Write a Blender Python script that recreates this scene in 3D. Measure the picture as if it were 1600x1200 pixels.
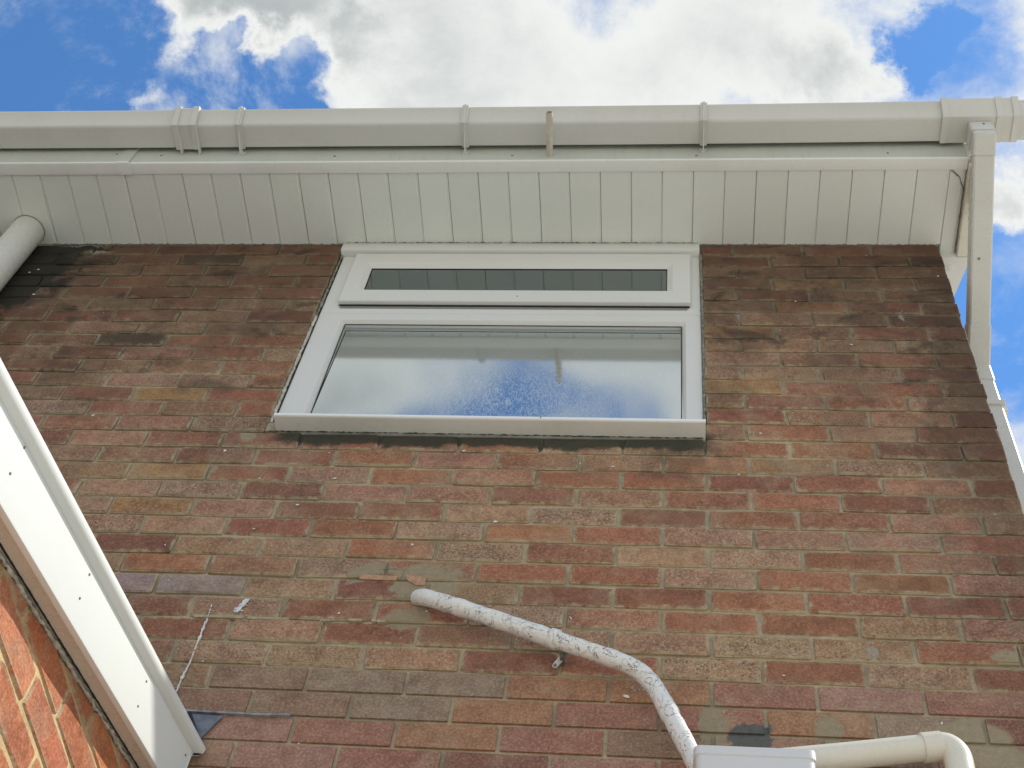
import bpy, bmesh, math, random
from mathutils import Vector, Matrix
random.seed(7)
D = bpy.data
for o in list(D.objects): D.objects.remove(o)
scn = bpy.context.scene
COL = scn.collection

# ------------------------------------------------------------------ camera
YAW, PITCH, ROLL = -0.202317748, 0.969837426, 0.179838502
CAM = Vector((1.58811, -2.24284, -3.00397))
FPX = 2154.7
F = Vector((math.sin(YAW)*math.cos(PITCH), math.cos(YAW)*math.cos(PITCH), math.sin(PITCH)))
R0 = Vector((math.cos(YAW), -math.sin(YAW), 0)); U0 = R0.cross(F)
RT = R0*math.cos(ROLL)+U0*math.sin(ROLL); UP = U0*math.cos(ROLL)-R0*math.sin(ROLL)
cam = D.objects.new('camera', D.cameras.new('camera')); COL.objects.link(cam)
cam.matrix_world = Matrix(((RT.x, UP.x, -F.x, CAM.x), (RT.y, UP.y, -F.y, CAM.y), (RT.z, UP.z, -F.z, CAM.z), (0, 0, 0, 1)))
cam.data.sensor_width = 36; cam.data.lens = 36*FPX/1600
cam.data.clip_start = 0.05; cam.data.clip_end = 2000
scn.camera = cam
def in_frame(p, m=30):
    d = Vector(p)-CAM; z = d.dot(F)
    if z <= 0: return False
    x = 800+FPX*d.dot(RT)/z; y = 600-FPX*d.dot(UP)/z
    return -m < x < 1600+m and -m < y < 1200+m

# ------------------------------------------------------------------ light
SUN = Vector((1, .09, 1.12)).normalized()
scn.view_settings.view_transform = 'Standard'; scn.view_settings.look = 'None'
scn.view_settings.exposure = .35; scn.view_settings.gamma = 1
scn.render.engine = 'CYCLES'
sl = D.lights.new('sun', 'SUN'); sl.energy = 3.2; sl.angle = math.radians(.53); sl.color = (1, .95, .87)
so = D.objects.new('sun', sl); COL.objects.link(so)
so.rotation_euler = SUN.to_track_quat('Z', 'Y').to_euler(); so.location = SUN*20

class NT:
    """tiny helper round a node tree"""
    def __init__(s, nt): s.nt = nt; nt.nodes.clear()
    def n(s, t, **kw):
        nd = s.nt.nodes.new(t)
        for k, v in kw.items(): setattr(nd, k, v)
        return nd
    def put(s, sock, v):
        if hasattr(v, 'is_output'): s.nt.links.new(v, sock)
        elif isinstance(v, (tuple, list, Vector)):
            v = tuple(v)
            if sock.type == 'RGBA' and len(v) == 3: v += (1,)
            sock.default_value = v
        elif v is not None: sock.default_value = v
    def math(s, op, a, b=None, c=None, clamp=False):
        nd = s.n('ShaderNodeMath', operation=op, use_clamp=clamp)
        for i, v in enumerate((a, b, c)):
            if v is not None: s.put(nd.inputs[i], v)
        return nd.outputs[0]
    def vec(s, op, a, b=None, scale=None):
        nd = s.n('ShaderNodeVectorMath', operation=op)
        s.put(nd.inputs[0], a)
        if b is not None: s.put(nd.inputs[1], b)
        if scale is not None: s.put(nd.inputs['Scale'], scale)
        return nd.outputs['Value'] if op in ('DOT_PRODUCT', 'DISTANCE', 'LENGTH') else nd.outputs[0]
    def noise(s, co, scale, detail=4, rough=.55, dist=0.):
        nd = s.n('ShaderNodeTexNoise'); s.put(nd.inputs['Vector'], co)
        nd.inputs['Scale'].default_value = scale; nd.inputs['Detail'].default_value = detail
        nd.inputs['Roughness'].default_value = rough; nd.inputs['Distortion'].default_value = dist
        return nd.outputs['Fac']
    def ramp(s, f, lo, hi, a=0., b=1.):
        nd = s.n('ShaderNodeMapRange', interpolation_type='SMOOTHSTEP')
        s.put(nd.inputs[0], f)
        for i, v in zip((1, 2, 3, 4), (lo, hi, a, b)): s.put(nd.inputs[i], v)
        return nd.outputs[0]
    def mix(s, f, a, b, mode='MIX'):
        nd = s.n('ShaderNodeMix', data_type='RGBA', blend_type=mode)
        s.put(nd.inputs[0], f); s.put(nd.inputs[6], a); s.put(nd.inputs[7], b)
        return nd.outputs[2]
    def bump(s, h, strength, dist, normal=None):
        nd = s.n('ShaderNodeBump'); nd.inputs['Strength'].default_value = strength
        nd.inputs['Distance'].default_value = dist; s.put(nd.inputs['Height'], h)
        if normal is not None: s.put(nd.inputs['Normal'], normal)
        return nd.outputs[0]
    def blob(s, pos, c, r):      # 1 at the centre, 0 at the edge of an ellipsoid
        d = s.vec('DIVIDE', s.vec('SUBTRACT', pos, c), r)
        return s.ramp(s.vec('LENGTH', d), 1., 0.)

# sky: Nishita with procedural clouds, all in direction space
W = D.worlds.new('World'); scn.world = W; W.use_nodes = True
t = NT(W.node_tree)
SKS = .13
sky = t.n('ShaderNodeTexSky', sky_type='NISHITA', sun_disc=False, sun_elevation=math.asin(SUN.z),
          sun_rotation=math.atan2(SUN.x, SUN.y), altitude=50, air_density=1.0, dust_density=.3, ozone_density=2.0)
geo = t.n('ShaderNodeTexCoord'); dr = geo.outputs['Generated']
# flatten towards the horizon so that clouds shrink there
sep = t.n('ShaderNodeSeparateXYZ'); t.put(sep.inputs[0], dr)
zz = t.math('MAXIMUM', sep.outputs[2], .06)
pl = t.vec('SCALE', dr, scale=t.math('DIVIDE', 1., t.math('ADD', zz, .15)))
n1 = t.noise(pl, 2.4, 12, .60, .3)
n2 = t.noise(t.vec('ADD', pl, (4.2, 7.7, 1.3)), 8.5, 10, .66, .25)
dens = t.math('ADD', t.math('MULTIPLY', n1, .50), t.math('MULTIPLY', n2, .52))
wn = t.n('ShaderNodeTexNoise'); t.put(wn.inputs['Vector'], dr); wn.inputs['Scale'].default_value = 9; wn.inputs['Detail'].default_value = 7
wn.inputs['Roughness'].default_value = .62
drw = t.vec('ADD', dr, t.vec('SCALE', t.vec('SUBTRACT', wn.outputs['Color'], (.5, .5, .5)), scale=.14))
def db(c, r, a):
    global dens
    c = Vector(c).normalized()
    d = t.vec('DISTANCE', drw, c)
    dens = t.math('ADD', dens, t.math('MULTIPLY', t.ramp(d, r, r*.15), a))
for c, r, a in [((-.44, .31, .85), .125, -.36), ((-.39, .34, .85), .05, -.16), ((-.312, .344, .887), .050, -.26), ((-.268, .356, .895), .050, -.30), ((-.238, .369, .899), .030, -.22),
                ((-.332, .305, .892), .048, .24), ((-.278, .305, .909), .050, .22), ((-.363, .350, .865), .022, .16), ((-.225, .335, .914), .035, .16),
                ((.164, .335, .927), .031, -.27), ((.158, .358, .921), .024, -.20), ((.235, .50, .835), .095, -.30), ((.222, .470, .857), .03, -.10),
                ((.224, .425, .876), .035, .20), ((-.12, .34, .93), .15, .22), ((.06, .33, .94), .14, .20), ((.26, .34, .90), .08, .14), ((.105, .36, .93), .06, .14),
                ((-.085, -.592, .805), .135, -.55), ((-.17, -.588, .80), .085, -.45), ((-.25, -.54, .80), .10, .22), ((.03, -.56, .82), .07, .20), ((.0, -.7, .7), .25, .10)]:
    db(c, r, a)
dens = t.math('ADD', dens, t.math('MULTIPLY', t.ramp(sep.outputs[2], .62, .15), .14))
cm = t.math('POWER', t.ramp(dens, .38, .63), 1.5)
wisp = t.math('MULTIPLY', t.math('MULTIPLY', t.ramp(n2, .47, .68), t.ramp(n1, .40, .62)), .75)
cm = t.math('MAXIMUM', cm, wisp)
thick = t.ramp(dens, .60, .82)
n3 = t.noise(t.vec('ADD', pl, (1.2, 3.4, 9.1)), 3.4, 8, .62, .3)
shade = t.math('MULTIPLY', thick, t.ramp(n3, .34, .60, .25, 1.))
ccol = t.mix(shade, (.70/SKS, .71/SKS, .695/SKS), (.37/SKS, .40/SKS, .405/SKS))
tint = t.mix(1., sky.outputs[0], (.70, 1.14, 1.46), 'MULTIPLY')
ccl = t.mix(cm, tint, ccol)
bg = t.n('ShaderNodeBackground'); bg.inputs['Strength'].default_value = SKS; t.put(bg.inputs[0], ccl)
wo = t.n('ShaderNodeOutputWorld'); t.nt.links.new(bg.outputs[0], wo.inputs[0])

# ------------------------------------------------------------------ mesh helpers
def obj(name, bm, mat=None, parent=None, loc=None, smooth=False, **props):
    me = D.meshes.new(name); bm.to_mesh(me); bm.free()
    if smooth:
        for p in me.polygons: p.use_smooth = True
    o = D.objects.new(name, me); COL.objects.link(o)
    if mat: me.materials.append(mat)
    if parent: o.parent = parent
    if loc: o.location = loc
    for k, v in props.items(): o[k] = v
    return o
def thing(name, label, cat, group=None, loc=(0, 0, 0)):
    o = D.objects.new(name, None); COL.objects.link(o); o.location = loc; o.empty_display_size = .1
    o['label'] = label; o['category'] = cat
    if group: o['group'] = group
    return o
def autosmooth(o, ang=35):
    me = o.data
    for p in me.polygons: p.use_smooth = True
    bm = bmesh.new(); bm.from_mesh(me)
    for e in bm.edges:
        if len(e.link_faces) == 2 and e.calc_face_angle(0) > math.radians(ang): e.smooth = False
    bm.to_mesh(me); bm.free()
    return o
def box(bm, x0, x1, y0, y1, z0, z1, bev=0):
    vs = [bm.verts.new((x, y, z)) for x in (x0, x1) for y in (y0, y1) for z in (z0, z1)]
    fs = [bm.faces.new([vs[i] for i in q]) for q in ((0, 1, 3, 2), (4, 6, 7, 5), (0, 4, 5, 1), (2, 3, 7, 6), (0, 2, 6, 4), (1, 5, 7, 3))]
    if bev:
        es = {e for f in fs for e in f.edges}
        bmesh.ops.bevel(bm, geom=list(es), offset=bev, segments=2, affect='EDGES', profile=.6)
    return bm
def BX(*a, **k): return box(bmesh.new(), *a, **k)
def loft(bm, rings, closed=True, caps=True):
    R = [[bm.verts.new(p) for p in r] for r in rings]
    n = len(R[0])
    for a, b in zip(R, R[1:]):
        for i in range(n if closed else n-1):
            j = (i+1) % n
            bm.faces.new((a[i], a[j], b[j], b[i]))
    if caps and closed: bm.faces.new(R[0][::-1]); bm.faces.new(R[-1])
    bmesh.ops.recalc_face_normals(bm, faces=bm.faces)
    return bm
def catmull(P, k=6):
    P = [Vector(p) for p in P]; Q = [P[0]*2-P[1]]+P+[P[-1]*2-P[-2]]; out = []
    for i in range(1, len(Q)-2):
        a, b, c, d = Q[i-1:i+3]
        for j in range(k):
            s = j/k
            out.append(.5*((2*b)+(c-a)*s+(2*a-5*b+4*c-d)*s*s+(3*b-a-3*c+d)*s**3))
    out.append(P[-1]); return out
def tube(bm, P, r, n=20, caps=True, hollow=0):
    """sweep a circle (radius r, float or per-point) along P"""
    P = [Vector(p) for p in P]; rings = []; inner = []
    T = [(P[min(i+1, len(P)-1)]-P[max(i-1, 0)]).normalized() for i in range(len(P))]
    a = T[0].orthogonal().normalized()
    for i, (p, tn) in enumerate(zip(P, T)):
        a = (a-tn*a.dot(tn)).normalized(); b = tn.cross(a)
        rr = r[i] if isinstance(r, (list, tuple)) else r
        rings.append([p+(a*math.cos(w)+b*math.sin(w))*rr for w in [2*math.pi*k/n for k in range(n)]])
        if hollow: inner.append([p+(a*math.cos(w)+b*math.sin(w))*(rr-hollow) for w in [2*math.pi*k/n for k in range(n)]])
    if hollow:
        rings = rings+inner[::-1]
        loft(bm, rings, caps=False)
        return bm
    return loft(bm, rings, caps=caps)
def xloft(bm, prof, xs, dz=None):
    """extrude a closed (y,z) profile along x"""
    return loft(bm, [[(x, y, z+(dz(x) if dz else 0)) for y, z in prof] for x in xs])
def catp(P, k):                        # keep it short for square pipes
    return P
def squaretube(bm, P, w, d, ax=Vector((1, 0, 0)), ch=.006):
    """sweep a chamfered rectangle along a polyline lying in a plane normal to ax, mitred"""
    P = [Vector(p) for p in P]; rings = []
    for i, p in enumerate(P):
        t0 = (P[i]-P[i-1]).normalized() if i else (P[1]-P[0]).normalized()
        t1 = (P[i+1]-P[i]).normalized() if i < len(P)-1 else t0
        tn = (t0+t1).normalized(); b = tn.cross(ax).normalized()
        k = 1/max(.3, tn.dot(t0))
        pr = [(-w/2+ch, -d/2), (w/2-ch, -d/2), (w/2, -d/2+ch), (w/2, d/2-ch), (w/2-ch, d/2), (-w/2+ch, d/2), (-w/2, d/2-ch), (-w/2, -d/2+ch)]
        rings.append([p+ax*u+b*(v*k) for u, v in pr])
    return loft(bm, rings)
def disc(bm, c, r, nrm, h=.002, n=10):
    c = Vector(c); nrm = Vector(nrm).normalized()
    return tube(bm, [c, c+nrm*h*.6, c+nrm*h], [r, r*.95, r*.55], n)

# ------------------------------------------------------------------ materials
def mat(name): 
    m = D.materials.new(name); m.use_nodes = True
    t = NT(m.node_tree); p = t.n('ShaderNodeBsdfPrincipled'); o = t.n('ShaderNodeOutputMaterial')
    t.nt.links.new(p.outputs[0], o.inputs[0]); t.p = p
    t.I = p.inputs
    return m, t
def pos(t): return t.n('ShaderNodeNewGeometry').outputs['Position']

def plastic(name, col, rough=.38, dirt=.35, dirtcol=(.30, .29, .23), streak=True, speck=True, bmp=.12):
    m, t = mat(name); P = pos(t)
    a = t.noise(P, 2.3, 5, .6); b = t.noise(t.vec('MULTIPLY', P, (60, 60, 6)), 1, 4, .6); c = t.noise(P, 38, 5, .7)
    f = t.math('MULTIPLY', t.ramp(a, .42, .72), .55)
    f = t.math('ADD', f, t.math('MULTIPLY', t.ramp(b, .52, .8), .35 if streak else 0.))
    f = t.math('ADD', f, t.math('MULTIPLY', t.ramp(c, .60, .85), .16))
    c2 = t.mix(t.math('MULTIPLY', f, dirt, clamp=True), col, dirtcol)
    if speck:
        v = t.noise(P, 210, 2, .5)
        c2 = t.mix(t.ramp(v, .735, .80, 0., .55), c2, (.12, .11, .08))
    c2 = t.mix(1., c2, t.n('ShaderNodeObjectInfo').outputs['Color'], 'MULTIPLY')
    t.put(t.I['Base Color'], c2)
    t.put(t.I['Roughness'], t.ramp(c, .3, .75, rough-.6*bmp, rough+1.3*bmp))
    t.put(t.I['Normal'], t.bump(t.math('ADD', t.noise(P, 9, 2, .5), t.math('MULTIPLY', c, .12)), bmp, .004))
    return m
M_PVC = plastic('aged_white_pvc', (.78, .79, .735), .42, .34)
M_FASC = plastic('grimy_shaded_fascia_pvc', (.52, .54, .48), .55, .6)  # grime, plus the shade under the gutter put into a darker base
M_SOF = plastic('soffit_pvc', (.79, .81, .745), .5, .14, bmp=.05)
M_GUT = plastic('gutter_pvc', (.62, .62, .575), .40, .30, bmp=.05)
M_FRAME = plastic('window_pvc', (.685, .685, .645), .30, .12, streak=False, speck=False, bmp=.025)
M_SILL = plastic('sill_pvc', (.76, .74, .66), .36, .40)
M_NOSE = plastic('skylit_nosing_pvc', (.86, .88, .88), .12, .06, streak=False)  # same PVC as the sill; its sky highlight put in as a whiter base
M_BOARD = plastic('verge_pvc', (.775, .81, .775), .3, .10, streak=False, speck=False, bmp=.04)
M_PIPE = plastic('pipe_pvc', (.62, .615, .56), .3, .3)
M_CREAM = plastic('cream_pvc', (.72, .69, .58), .28, .35, (.36, .29, .18))
M_HOP = plastic('hopper_pvc', (.66, .665, .66), .35, .15)

def simple(name, col, rough=.7, metal=0, var=.25, scale=30):
    m, t = mat(name); P = pos(t); n = t.noise(P, scale, 5, .6)
    c = t.mix(t.ramp(n, .3, .7), tuple(x*(1-var) for x in col), tuple(min(1, x*(1+var)) for x in col))
    t.put(t.I['Base Color'], c); t.I['Roughness'].default_value = rough; t.I['Metallic'].default_value = metal
    t.put(t.I['Normal'], t.bump(n, .3, .003))
    return m
M_DARK = simple('dark_gap', (.02, .021, .018), .8)
M_SEAL = simple('sealant', (.20, .19, .15), .6, var=.5, scale=60)
M_SEAL2 = simple('pale_sealant', (.48, .46, .39), .6, var=.35, scale=60)
M_SCREW = simple('screw_head', (.16, .15, .12), .5)
M_LEAD = simple('lead', (.17, .185, .21), .45, .3, .35, 25)
M_FRAG = simple('orange_brick_fragment', (.44, .26, .155), .85, var=.2, scale=90)
M_PAINT = simple('white_splash', (.72, .72, .70), .8, var=.12)
M_METAL = simple('zinc_clip', (.42, .42, .40), .4, .6, .3)
M_STUB = simple('grubby_pipe', (.56, .53, .43), .45, 0, .16, 25)

MORT = (.47, .39, .255)
LIME = [(1.80, .738, .008, .028), (2.30, .738, .009, .030), (2.04, -.72, .012, .035), (2.43, -.70, .02, .03), (2.41, -.82, .03, .012), (-.43, 1.14, .05, .012), (-.50, 1.185, .09, .006), (1.82, .10, .008, .02)]
def stains(t, P, c, brick=True):
    """dirt that belongs to the wall: moss, soot, old patches (positions in metres on the wall)"""
    n = t.noise(P, 14, 6, .65); nb = t.noise(P, 4.0, 5, .6); nf = t.noise(P, 70, 4, .7)
    s = t.n('ShaderNodeSeparateXYZ'); t.put(s.inputs[0], P); x, y, z = s.outputs
    # brown grime on the upper wall and the exposed right-hand edge
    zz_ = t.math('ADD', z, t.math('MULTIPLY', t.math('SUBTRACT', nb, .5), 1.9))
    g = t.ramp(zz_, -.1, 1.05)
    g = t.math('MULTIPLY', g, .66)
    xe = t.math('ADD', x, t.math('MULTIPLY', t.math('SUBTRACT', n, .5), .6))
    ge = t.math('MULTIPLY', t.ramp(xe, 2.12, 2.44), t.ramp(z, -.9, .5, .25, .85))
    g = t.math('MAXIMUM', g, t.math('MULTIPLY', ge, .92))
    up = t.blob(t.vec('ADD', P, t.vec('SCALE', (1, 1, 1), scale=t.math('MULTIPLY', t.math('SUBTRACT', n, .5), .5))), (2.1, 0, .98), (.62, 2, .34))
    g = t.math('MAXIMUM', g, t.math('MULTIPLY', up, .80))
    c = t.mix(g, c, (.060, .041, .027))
    bl = t.noise(t.vec('MULTIPLY', P, (1., 1., 1.7)), 5.2, 6, .62, .8)
    c = t.mix(t.math('MULTIPLY', t.ramp(bl, .50, .68), t.ramp(z, -.2, .75, .12, .72)), c, (.042, .031, .024))
    bl2 = t.noise(t.vec('MULTIPLY', P, (1., 1., 1.4)), 8.5, 5, .62, .5)
    c = t.mix(t.ramp(bl2, .56, .72, 0., .30), c, t.mix(nf, (.20, .155, .105), (.30, .24, .165)))
    # black sooty growth behind the soil pipe
    pw = t.vec('ADD', P, t.vec('SCALE', (1, 1, 1), scale=t.math('MULTIPLY', t.math('SUBTRACT', n, .5), .55)))
    k = t.math('MAXIMUM', t.blob(pw, (-.66, 0, 1.0), (.27, 2, .42)), t.blob(pw, (-.56, 0, 1.19), (.30, 2, .08)))
    c = t.mix(t.ramp(k, .08, .42, 0., .93), c, (.022, .024, .018))
    # moss under the sill
    zs = t.math('ADD', z, t.math('MULTIPLY', t.math('SUBTRACT', n, .5), .10))
    ms = t.math('MULTIPLY', t.ramp(zs, .008, .030), t.ramp(z, .12, .09))
    ms = t.math('MULTIPLY', ms, t.math('MULTIPLY', t.ramp(x, .44, .52), t.ramp(x, 1.74, 1.66)))
    c = t.mix(t.math('MULTIPLY', ms, .92), c, t.mix(nf, (.018, .025, .018), (.05, .06, .043)))
    # damp below the sill, right-hand end
    dm = t.blob(pw, (1.62, 0, -.02), (.20, 2, .16)); c = t.mix(t.math('MULTIPLY', dm, .5), c, (.07, .06, .045))
    # repointed mortar smears: (centre x, z, radius x, z)
    w = t.math('MULTIPLY', t.math('SUBTRACT', n, .5), .10)
    pm = t.vec('ADD', P, t.vec('SCALE', (1, .2, 1), scale=w))
    acc = None
    for cx, cz, rx, rz in [(.90, -.492, .085, .022), (1.0, -.50, .10, .035), (1.03, -.545, .075, .030), (.955, -.56, .035, .06), (.985, -.655, .06, .035),
                           (1.69, -.955, .030, .085), (1.93, -.96, .03, .06), (2.22, -.97, .09, .07), (2.30, -1.05, .10, .08), (.40, .055, .03, .035), (.34, -.11, .015, .06),
                           (2.335, -.735, .045, .03), (.835, -.52, .03, .03)]:
        d = t.blob(pm, (cx, 0, cz), (rx*1.5, 2, rz*1.5)); acc = d if acc is None else t.math('MAXIMUM', acc, d)
    c = t.mix(t.ramp(acc, .22, .5, 0., .88), c, t.mix(nf, (.22, .185, .11), (.42, .355, .235)))
    gp = t.blob(pm, (1.765, 0, -.985), (.07, 2, .065)); c = t.mix(t.ramp(gp, .2, .34, 0., .95), c, t.mix(nf, (.07, .08, .07), (.15, .16, .145)))
    lim = None
    for cx, cz, rx, rz in LIME:
        d = t.blob(pm, (cx, 0, cz), (rx*1.6, 2, rz*1.6)); lim = d if lim is None else t.math('MAXIMUM', lim, d)
    c = t.mix(t.ramp(lim, .1, .75, 0., .6), c, t.mix(nf, (.24, .25, .19), (.42, .42, .34)))
    # small lime and paint flecks
    v = t.n('ShaderNodeTexVoronoi'); v.inputs['Scale'].default_value = 13; t.put(v.inputs['Vector'], P)
    v2 = t.noise(P, 160, 3, .6)
    fl = t.math('MULTIPLY', t.ramp(t.math('ADD', v.outputs[0], t.math('MULTIPLY', v2, .10)), .072, .06), t.ramp(t.noise(P, 9, 3, .6), .60, .66))
    c = t.mix(t.math('MULTIPLY', fl, .8), c, (.62, .60, .54))
    return c
def brick_mat(name, island=False, clean=False):
    m, t = mat(name); P = pos(t)
    tc = t.n('ShaderNodeTexCoord'); oi = t.n('ShaderNodeObjectInfo')
    if island:
        rnd = t.n('ShaderNodeNewGeometry').outputs['Random Per Island']; co = P
        cr = t.n('ShaderNodeValToRGB'); t.put(cr.inputs[0], rnd); cr.color_ramp.interpolation = 'CONSTANT'
        cs = [(.36, .17, .12), (.27, .115, .085), (.42, .25, .17), (.33, .25, .18), (.38, .17, .12), (.42, .22, .12), (.40, .22, .17), (.30, .19, .13)]
        for i, c in enumerate(cs):
            e = cr.color_ramp.elements[i] if i < 2 else cr.color_ramp.elements.new(i/len(cs))
            e.position = i/len(cs); e.color = c+(1,)
        base = cr.outputs[0]; sp = .5
    else:
        rnd = oi.outputs['Random']; base = oi.outputs['Color']; sp = oi.outputs['Alpha']
        co = t.vec('ADD', tc.outputs['Object'], t.vec('SCALE', (31., 17., 53.), scale=rnd))
    big = t.noise(co, 8, 5, .62, .8); mid = t.noise(co, 30, 5, .62); fine = t.noise(co, 150, 4, .7); pit = t.noise(co, 230, 2, .5)
    # kiln flashes: one end darker, another part lighter and yellower
    c = t.mix(t.ramp(big, .50, .66, 0., .65), base, t.mix(1., base, (.70, .60, .62), 'MULTIPLY'))
    big2 = t.noise(t.vec('ADD', co, (5, 5, 5)), 7, 3, .5, .4)
    c = t.mix(t.ramp(big2, .47, .66, 0., .62), c, t.mix(.62, base, (.43, .32, .21)))
    c = t.mix(.14, c, (.33, .235, .165))
    c = t.mix(t.math('MULTIPLY', t.ramp(mid, .35, .65), t.math('ADD', .5, t.math('MULTIPLY', sp, .35), clamp=True)), t.mix(1., c, (.84, .82, .81), 'MULTIPLY'), t.mix(1., c, (1.15, 1.17, 1.16), 'MULTIPLY'))
    c = t.mix(t.ramp(fine, .34, .66), t.mix(1., c, (.84, .83, .82), 'MULTIPLY'), t.mix(1., c, (1.13, 1.13, 1.12), 'MULTIPLY'))
    # sandy light grain and dark burnt pits, more on the rough bricks
    c = t.mix(t.math('MULTIPLY', t.ramp(fine, .50, .64, 0., .6), sp), c, (.50, .42, .30))
    lo = t.math('SUBTRACT', .70, t.math('MULTIPLY', sp, .13))
    c = t.mix(t.math('MULTIPLY', t.ramp(pit, lo, t.math('ADD', lo, .09), 0., .62), t.math('ADD', .25, sp), clamp=True), c, (.085, .065, .052))
    # mortar smeared over the arrises
    gs = t.n('ShaderNodeSeparateXYZ'); t.put(gs.inputs[0], tc.outputs['Object'])
    if not island:
        hl = t.n('ShaderNodeAttribute', attribute_type='OBJECT', attribute_name='half').outputs['Fac']
        ez = t.math('SUBTRACT', .0336, t.math('ABSOLUTE', gs.outputs[2]))
        ex = t.math('SUBTRACT', hl, t.math('ABSOLUTE', gs.outputs[0]))
        e = t.math('MINIMUM', ex, ez)
        e = t.math('ADD', e, t.math('MULTIPLY', t.math('SUBTRACT', t.noise(co, 42, 5, .7), .52), .030))
        c = t.mix(t.ramp(e, .0035, -.0015, 0., .9), c, MORT)
        c = t.mix(t.ramp(e, .010, .0, 0., .30), c, MORT)
    sweep = t.noise(P, 1.1, 3, .5)
    c = t.mix(1., c, t.mix(t.ramp(sweep, .3, .7), (.90, .90, .92), (1.06, 1.04, 1.)), 'MULTIPLY')
    if not clean: c = stains(t, P, c)
    t.put(t.I['Base Color'], c); t.I['Roughness'].default_value = .88
    t.I['Specular IOR Level'].default_value = .25
    h = t.math('ADD', t.math('MULTIPLY', mid, .9), t.math('MULTIPLY', fine, .5))
    h = t.math('SUBTRACT', h, t.math('MULTIPLY', t.ramp(pit, .60, .72), .5))
    t.put(t.I['Normal'], t.bump(h, .75, .0035))
    return m
M_BRICK = brick_mat('brick_face'); M_BRICKS = brick_mat('brick_far', island=True)
M_BRICKX = brick_mat('brick_extension', clean=True); M_BRICKXS = brick_mat('brick_extension_far', island=True, clean=True)
def mortar_mat(name, col, clean=False):
    m, t = mat(name); P = pos(t)
    a = t.noise(P, 7, 5, .6); b = t.noise(P, 90, 5, .7); cc = t.noise(P, 260, 2, .6)
    c = t.mix(t.ramp(a, .3, .7), tuple(x*.72 for x in col), tuple(x*1.2 for x in col))
    c = t.mix(t.ramp(b, .3, .75, 0., .6), c, tuple(x*.55 for x in col))
    if not clean: c = stains(t, P, c)
    t.put(t.I['Base Color'], c); t.I['Roughness'].default_value = .95
    t.put(t.I['Normal'], t.bump(t.math('ADD', b, t.math('MULTIPLY', cc, .5)), .8, .003))
    return m
M_MORT = mortar_mat('mortar', MORT); M_MORTX = mortar_mat('sandy_mortar', (.62, .46, .23), True)

def glass_mat(name, refl, rtint, back, obscure):
    m = D.materials.new(name); m.use_nodes = True; t = NT(m.node_tree); P = pos(t)
    g = t.n('ShaderNodeBsdfGlossy'); t.put(g.inputs['Color'], rtint)
    d = t.n('ShaderNodeBsdfDiffuse')
    n1 = t.noise(t.vec('MULTIPLY', P, (1, 1, .30)), 75, 5, .7, 1.2); n2 = t.noise(P, 5, 3, .5); n3 = t.noise(P, 320, 2, .5)
    s = t.n('ShaderNodeSeparateXYZ'); t.put(s.inputs[0], P)
    # dried streaks in the middle of the pane
    mk = t.blob(P, (1.12, 0, .30), (.62, 3, .34))
    lines = t.ramp(t.math('ABSOLUTE', t.math('SUBTRACT', n1, .5)), .045, .004)
    sm = t.math('MULTIPLY', t.math('MULTIPLY', lines, mk), .85*obscure)
    drops = t.math('MULTIPLY', t.ramp(n3, .74, .77), t.math('MULTIPLY', t.ramp(n2, .42, .6), .7*obscure))
    t.put(d.inputs['Color'], t.mix(sm, back, (.62, .68, .72)))
    t.put(g.inputs['Roughness'], t.math('ADD', .01, t.math('MULTIPLY', obscure, .046)))
    nb = t.bump(t.math('ADD', n1, n2), .012*obscure+.008, .001); t.put(g.inputs['Normal'], nb)
    mx = t.n('ShaderNodeMixShader')
    f = t.math('SUBTRACT', refl, t.math('MULTIPLY', sm, .35))
    f = t.math('MULTIPLY', f, t.math('SUBTRACT', 1., drops))
    t.put(mx.inputs[0], f)
    t.nt.links.new(d.outputs[0], mx.inputs[1]); t.nt.links.new(g.outputs[0], mx.inputs[2])
    o = t.n('ShaderNodeOutputMaterial'); t.nt.links.new(mx.outputs[0], o.inputs[0])
    return m
M_GLTOP = glass_mat('clear_glass', .30, (.78, .87, .88), (.034, .040, .042), .35)
M_GLLOW = glass_mat('obscured_glass', .56, (.88, .94, .93), (.145, .16, .16), 1.)

def painted_pipe():
    m, t = mat('flaking_painted_pipe'); P = pos(t)
    n = t.noise(P, 15, 3, .55, 2.6); b = t.noise(P, 11, 3, .6)
    ln = t.ramp(t.math('ABSOLUTE', t.math('SUBTRACT', n, .5)), .010, .003)
    ln = t.math('MULTIPLY', ln, t.ramp(b, .42, .50))
    s = t.n('ShaderNodeTexNoise'); 
    c = t.mix(t.ramp(t.noise(P, 28, 5, .7), .5, .75, 0., .4), (.80, .80, .76), (.60, .55, .45))
    c = t.mix(t.math('MULTIPLY', ln, .85), c, (.09, .095, .10))
    hole = t.ramp(t.noise(P, 60, 3, .6), .74, .77)
    c = t.mix(hole, c, (.07, .075, .08))
    t.put(t.I['Base Color'], c); t.I['Roughness'].default_value = .55
    t.put(t.I['Normal'], t.bump(t.math('SUBTRACT', t.noise(P, 34, 5, .7), t.math('MULTIPLY', ln, .6)), .9, .007))
    return m
M_PAINTED = painted_pipe()

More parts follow.
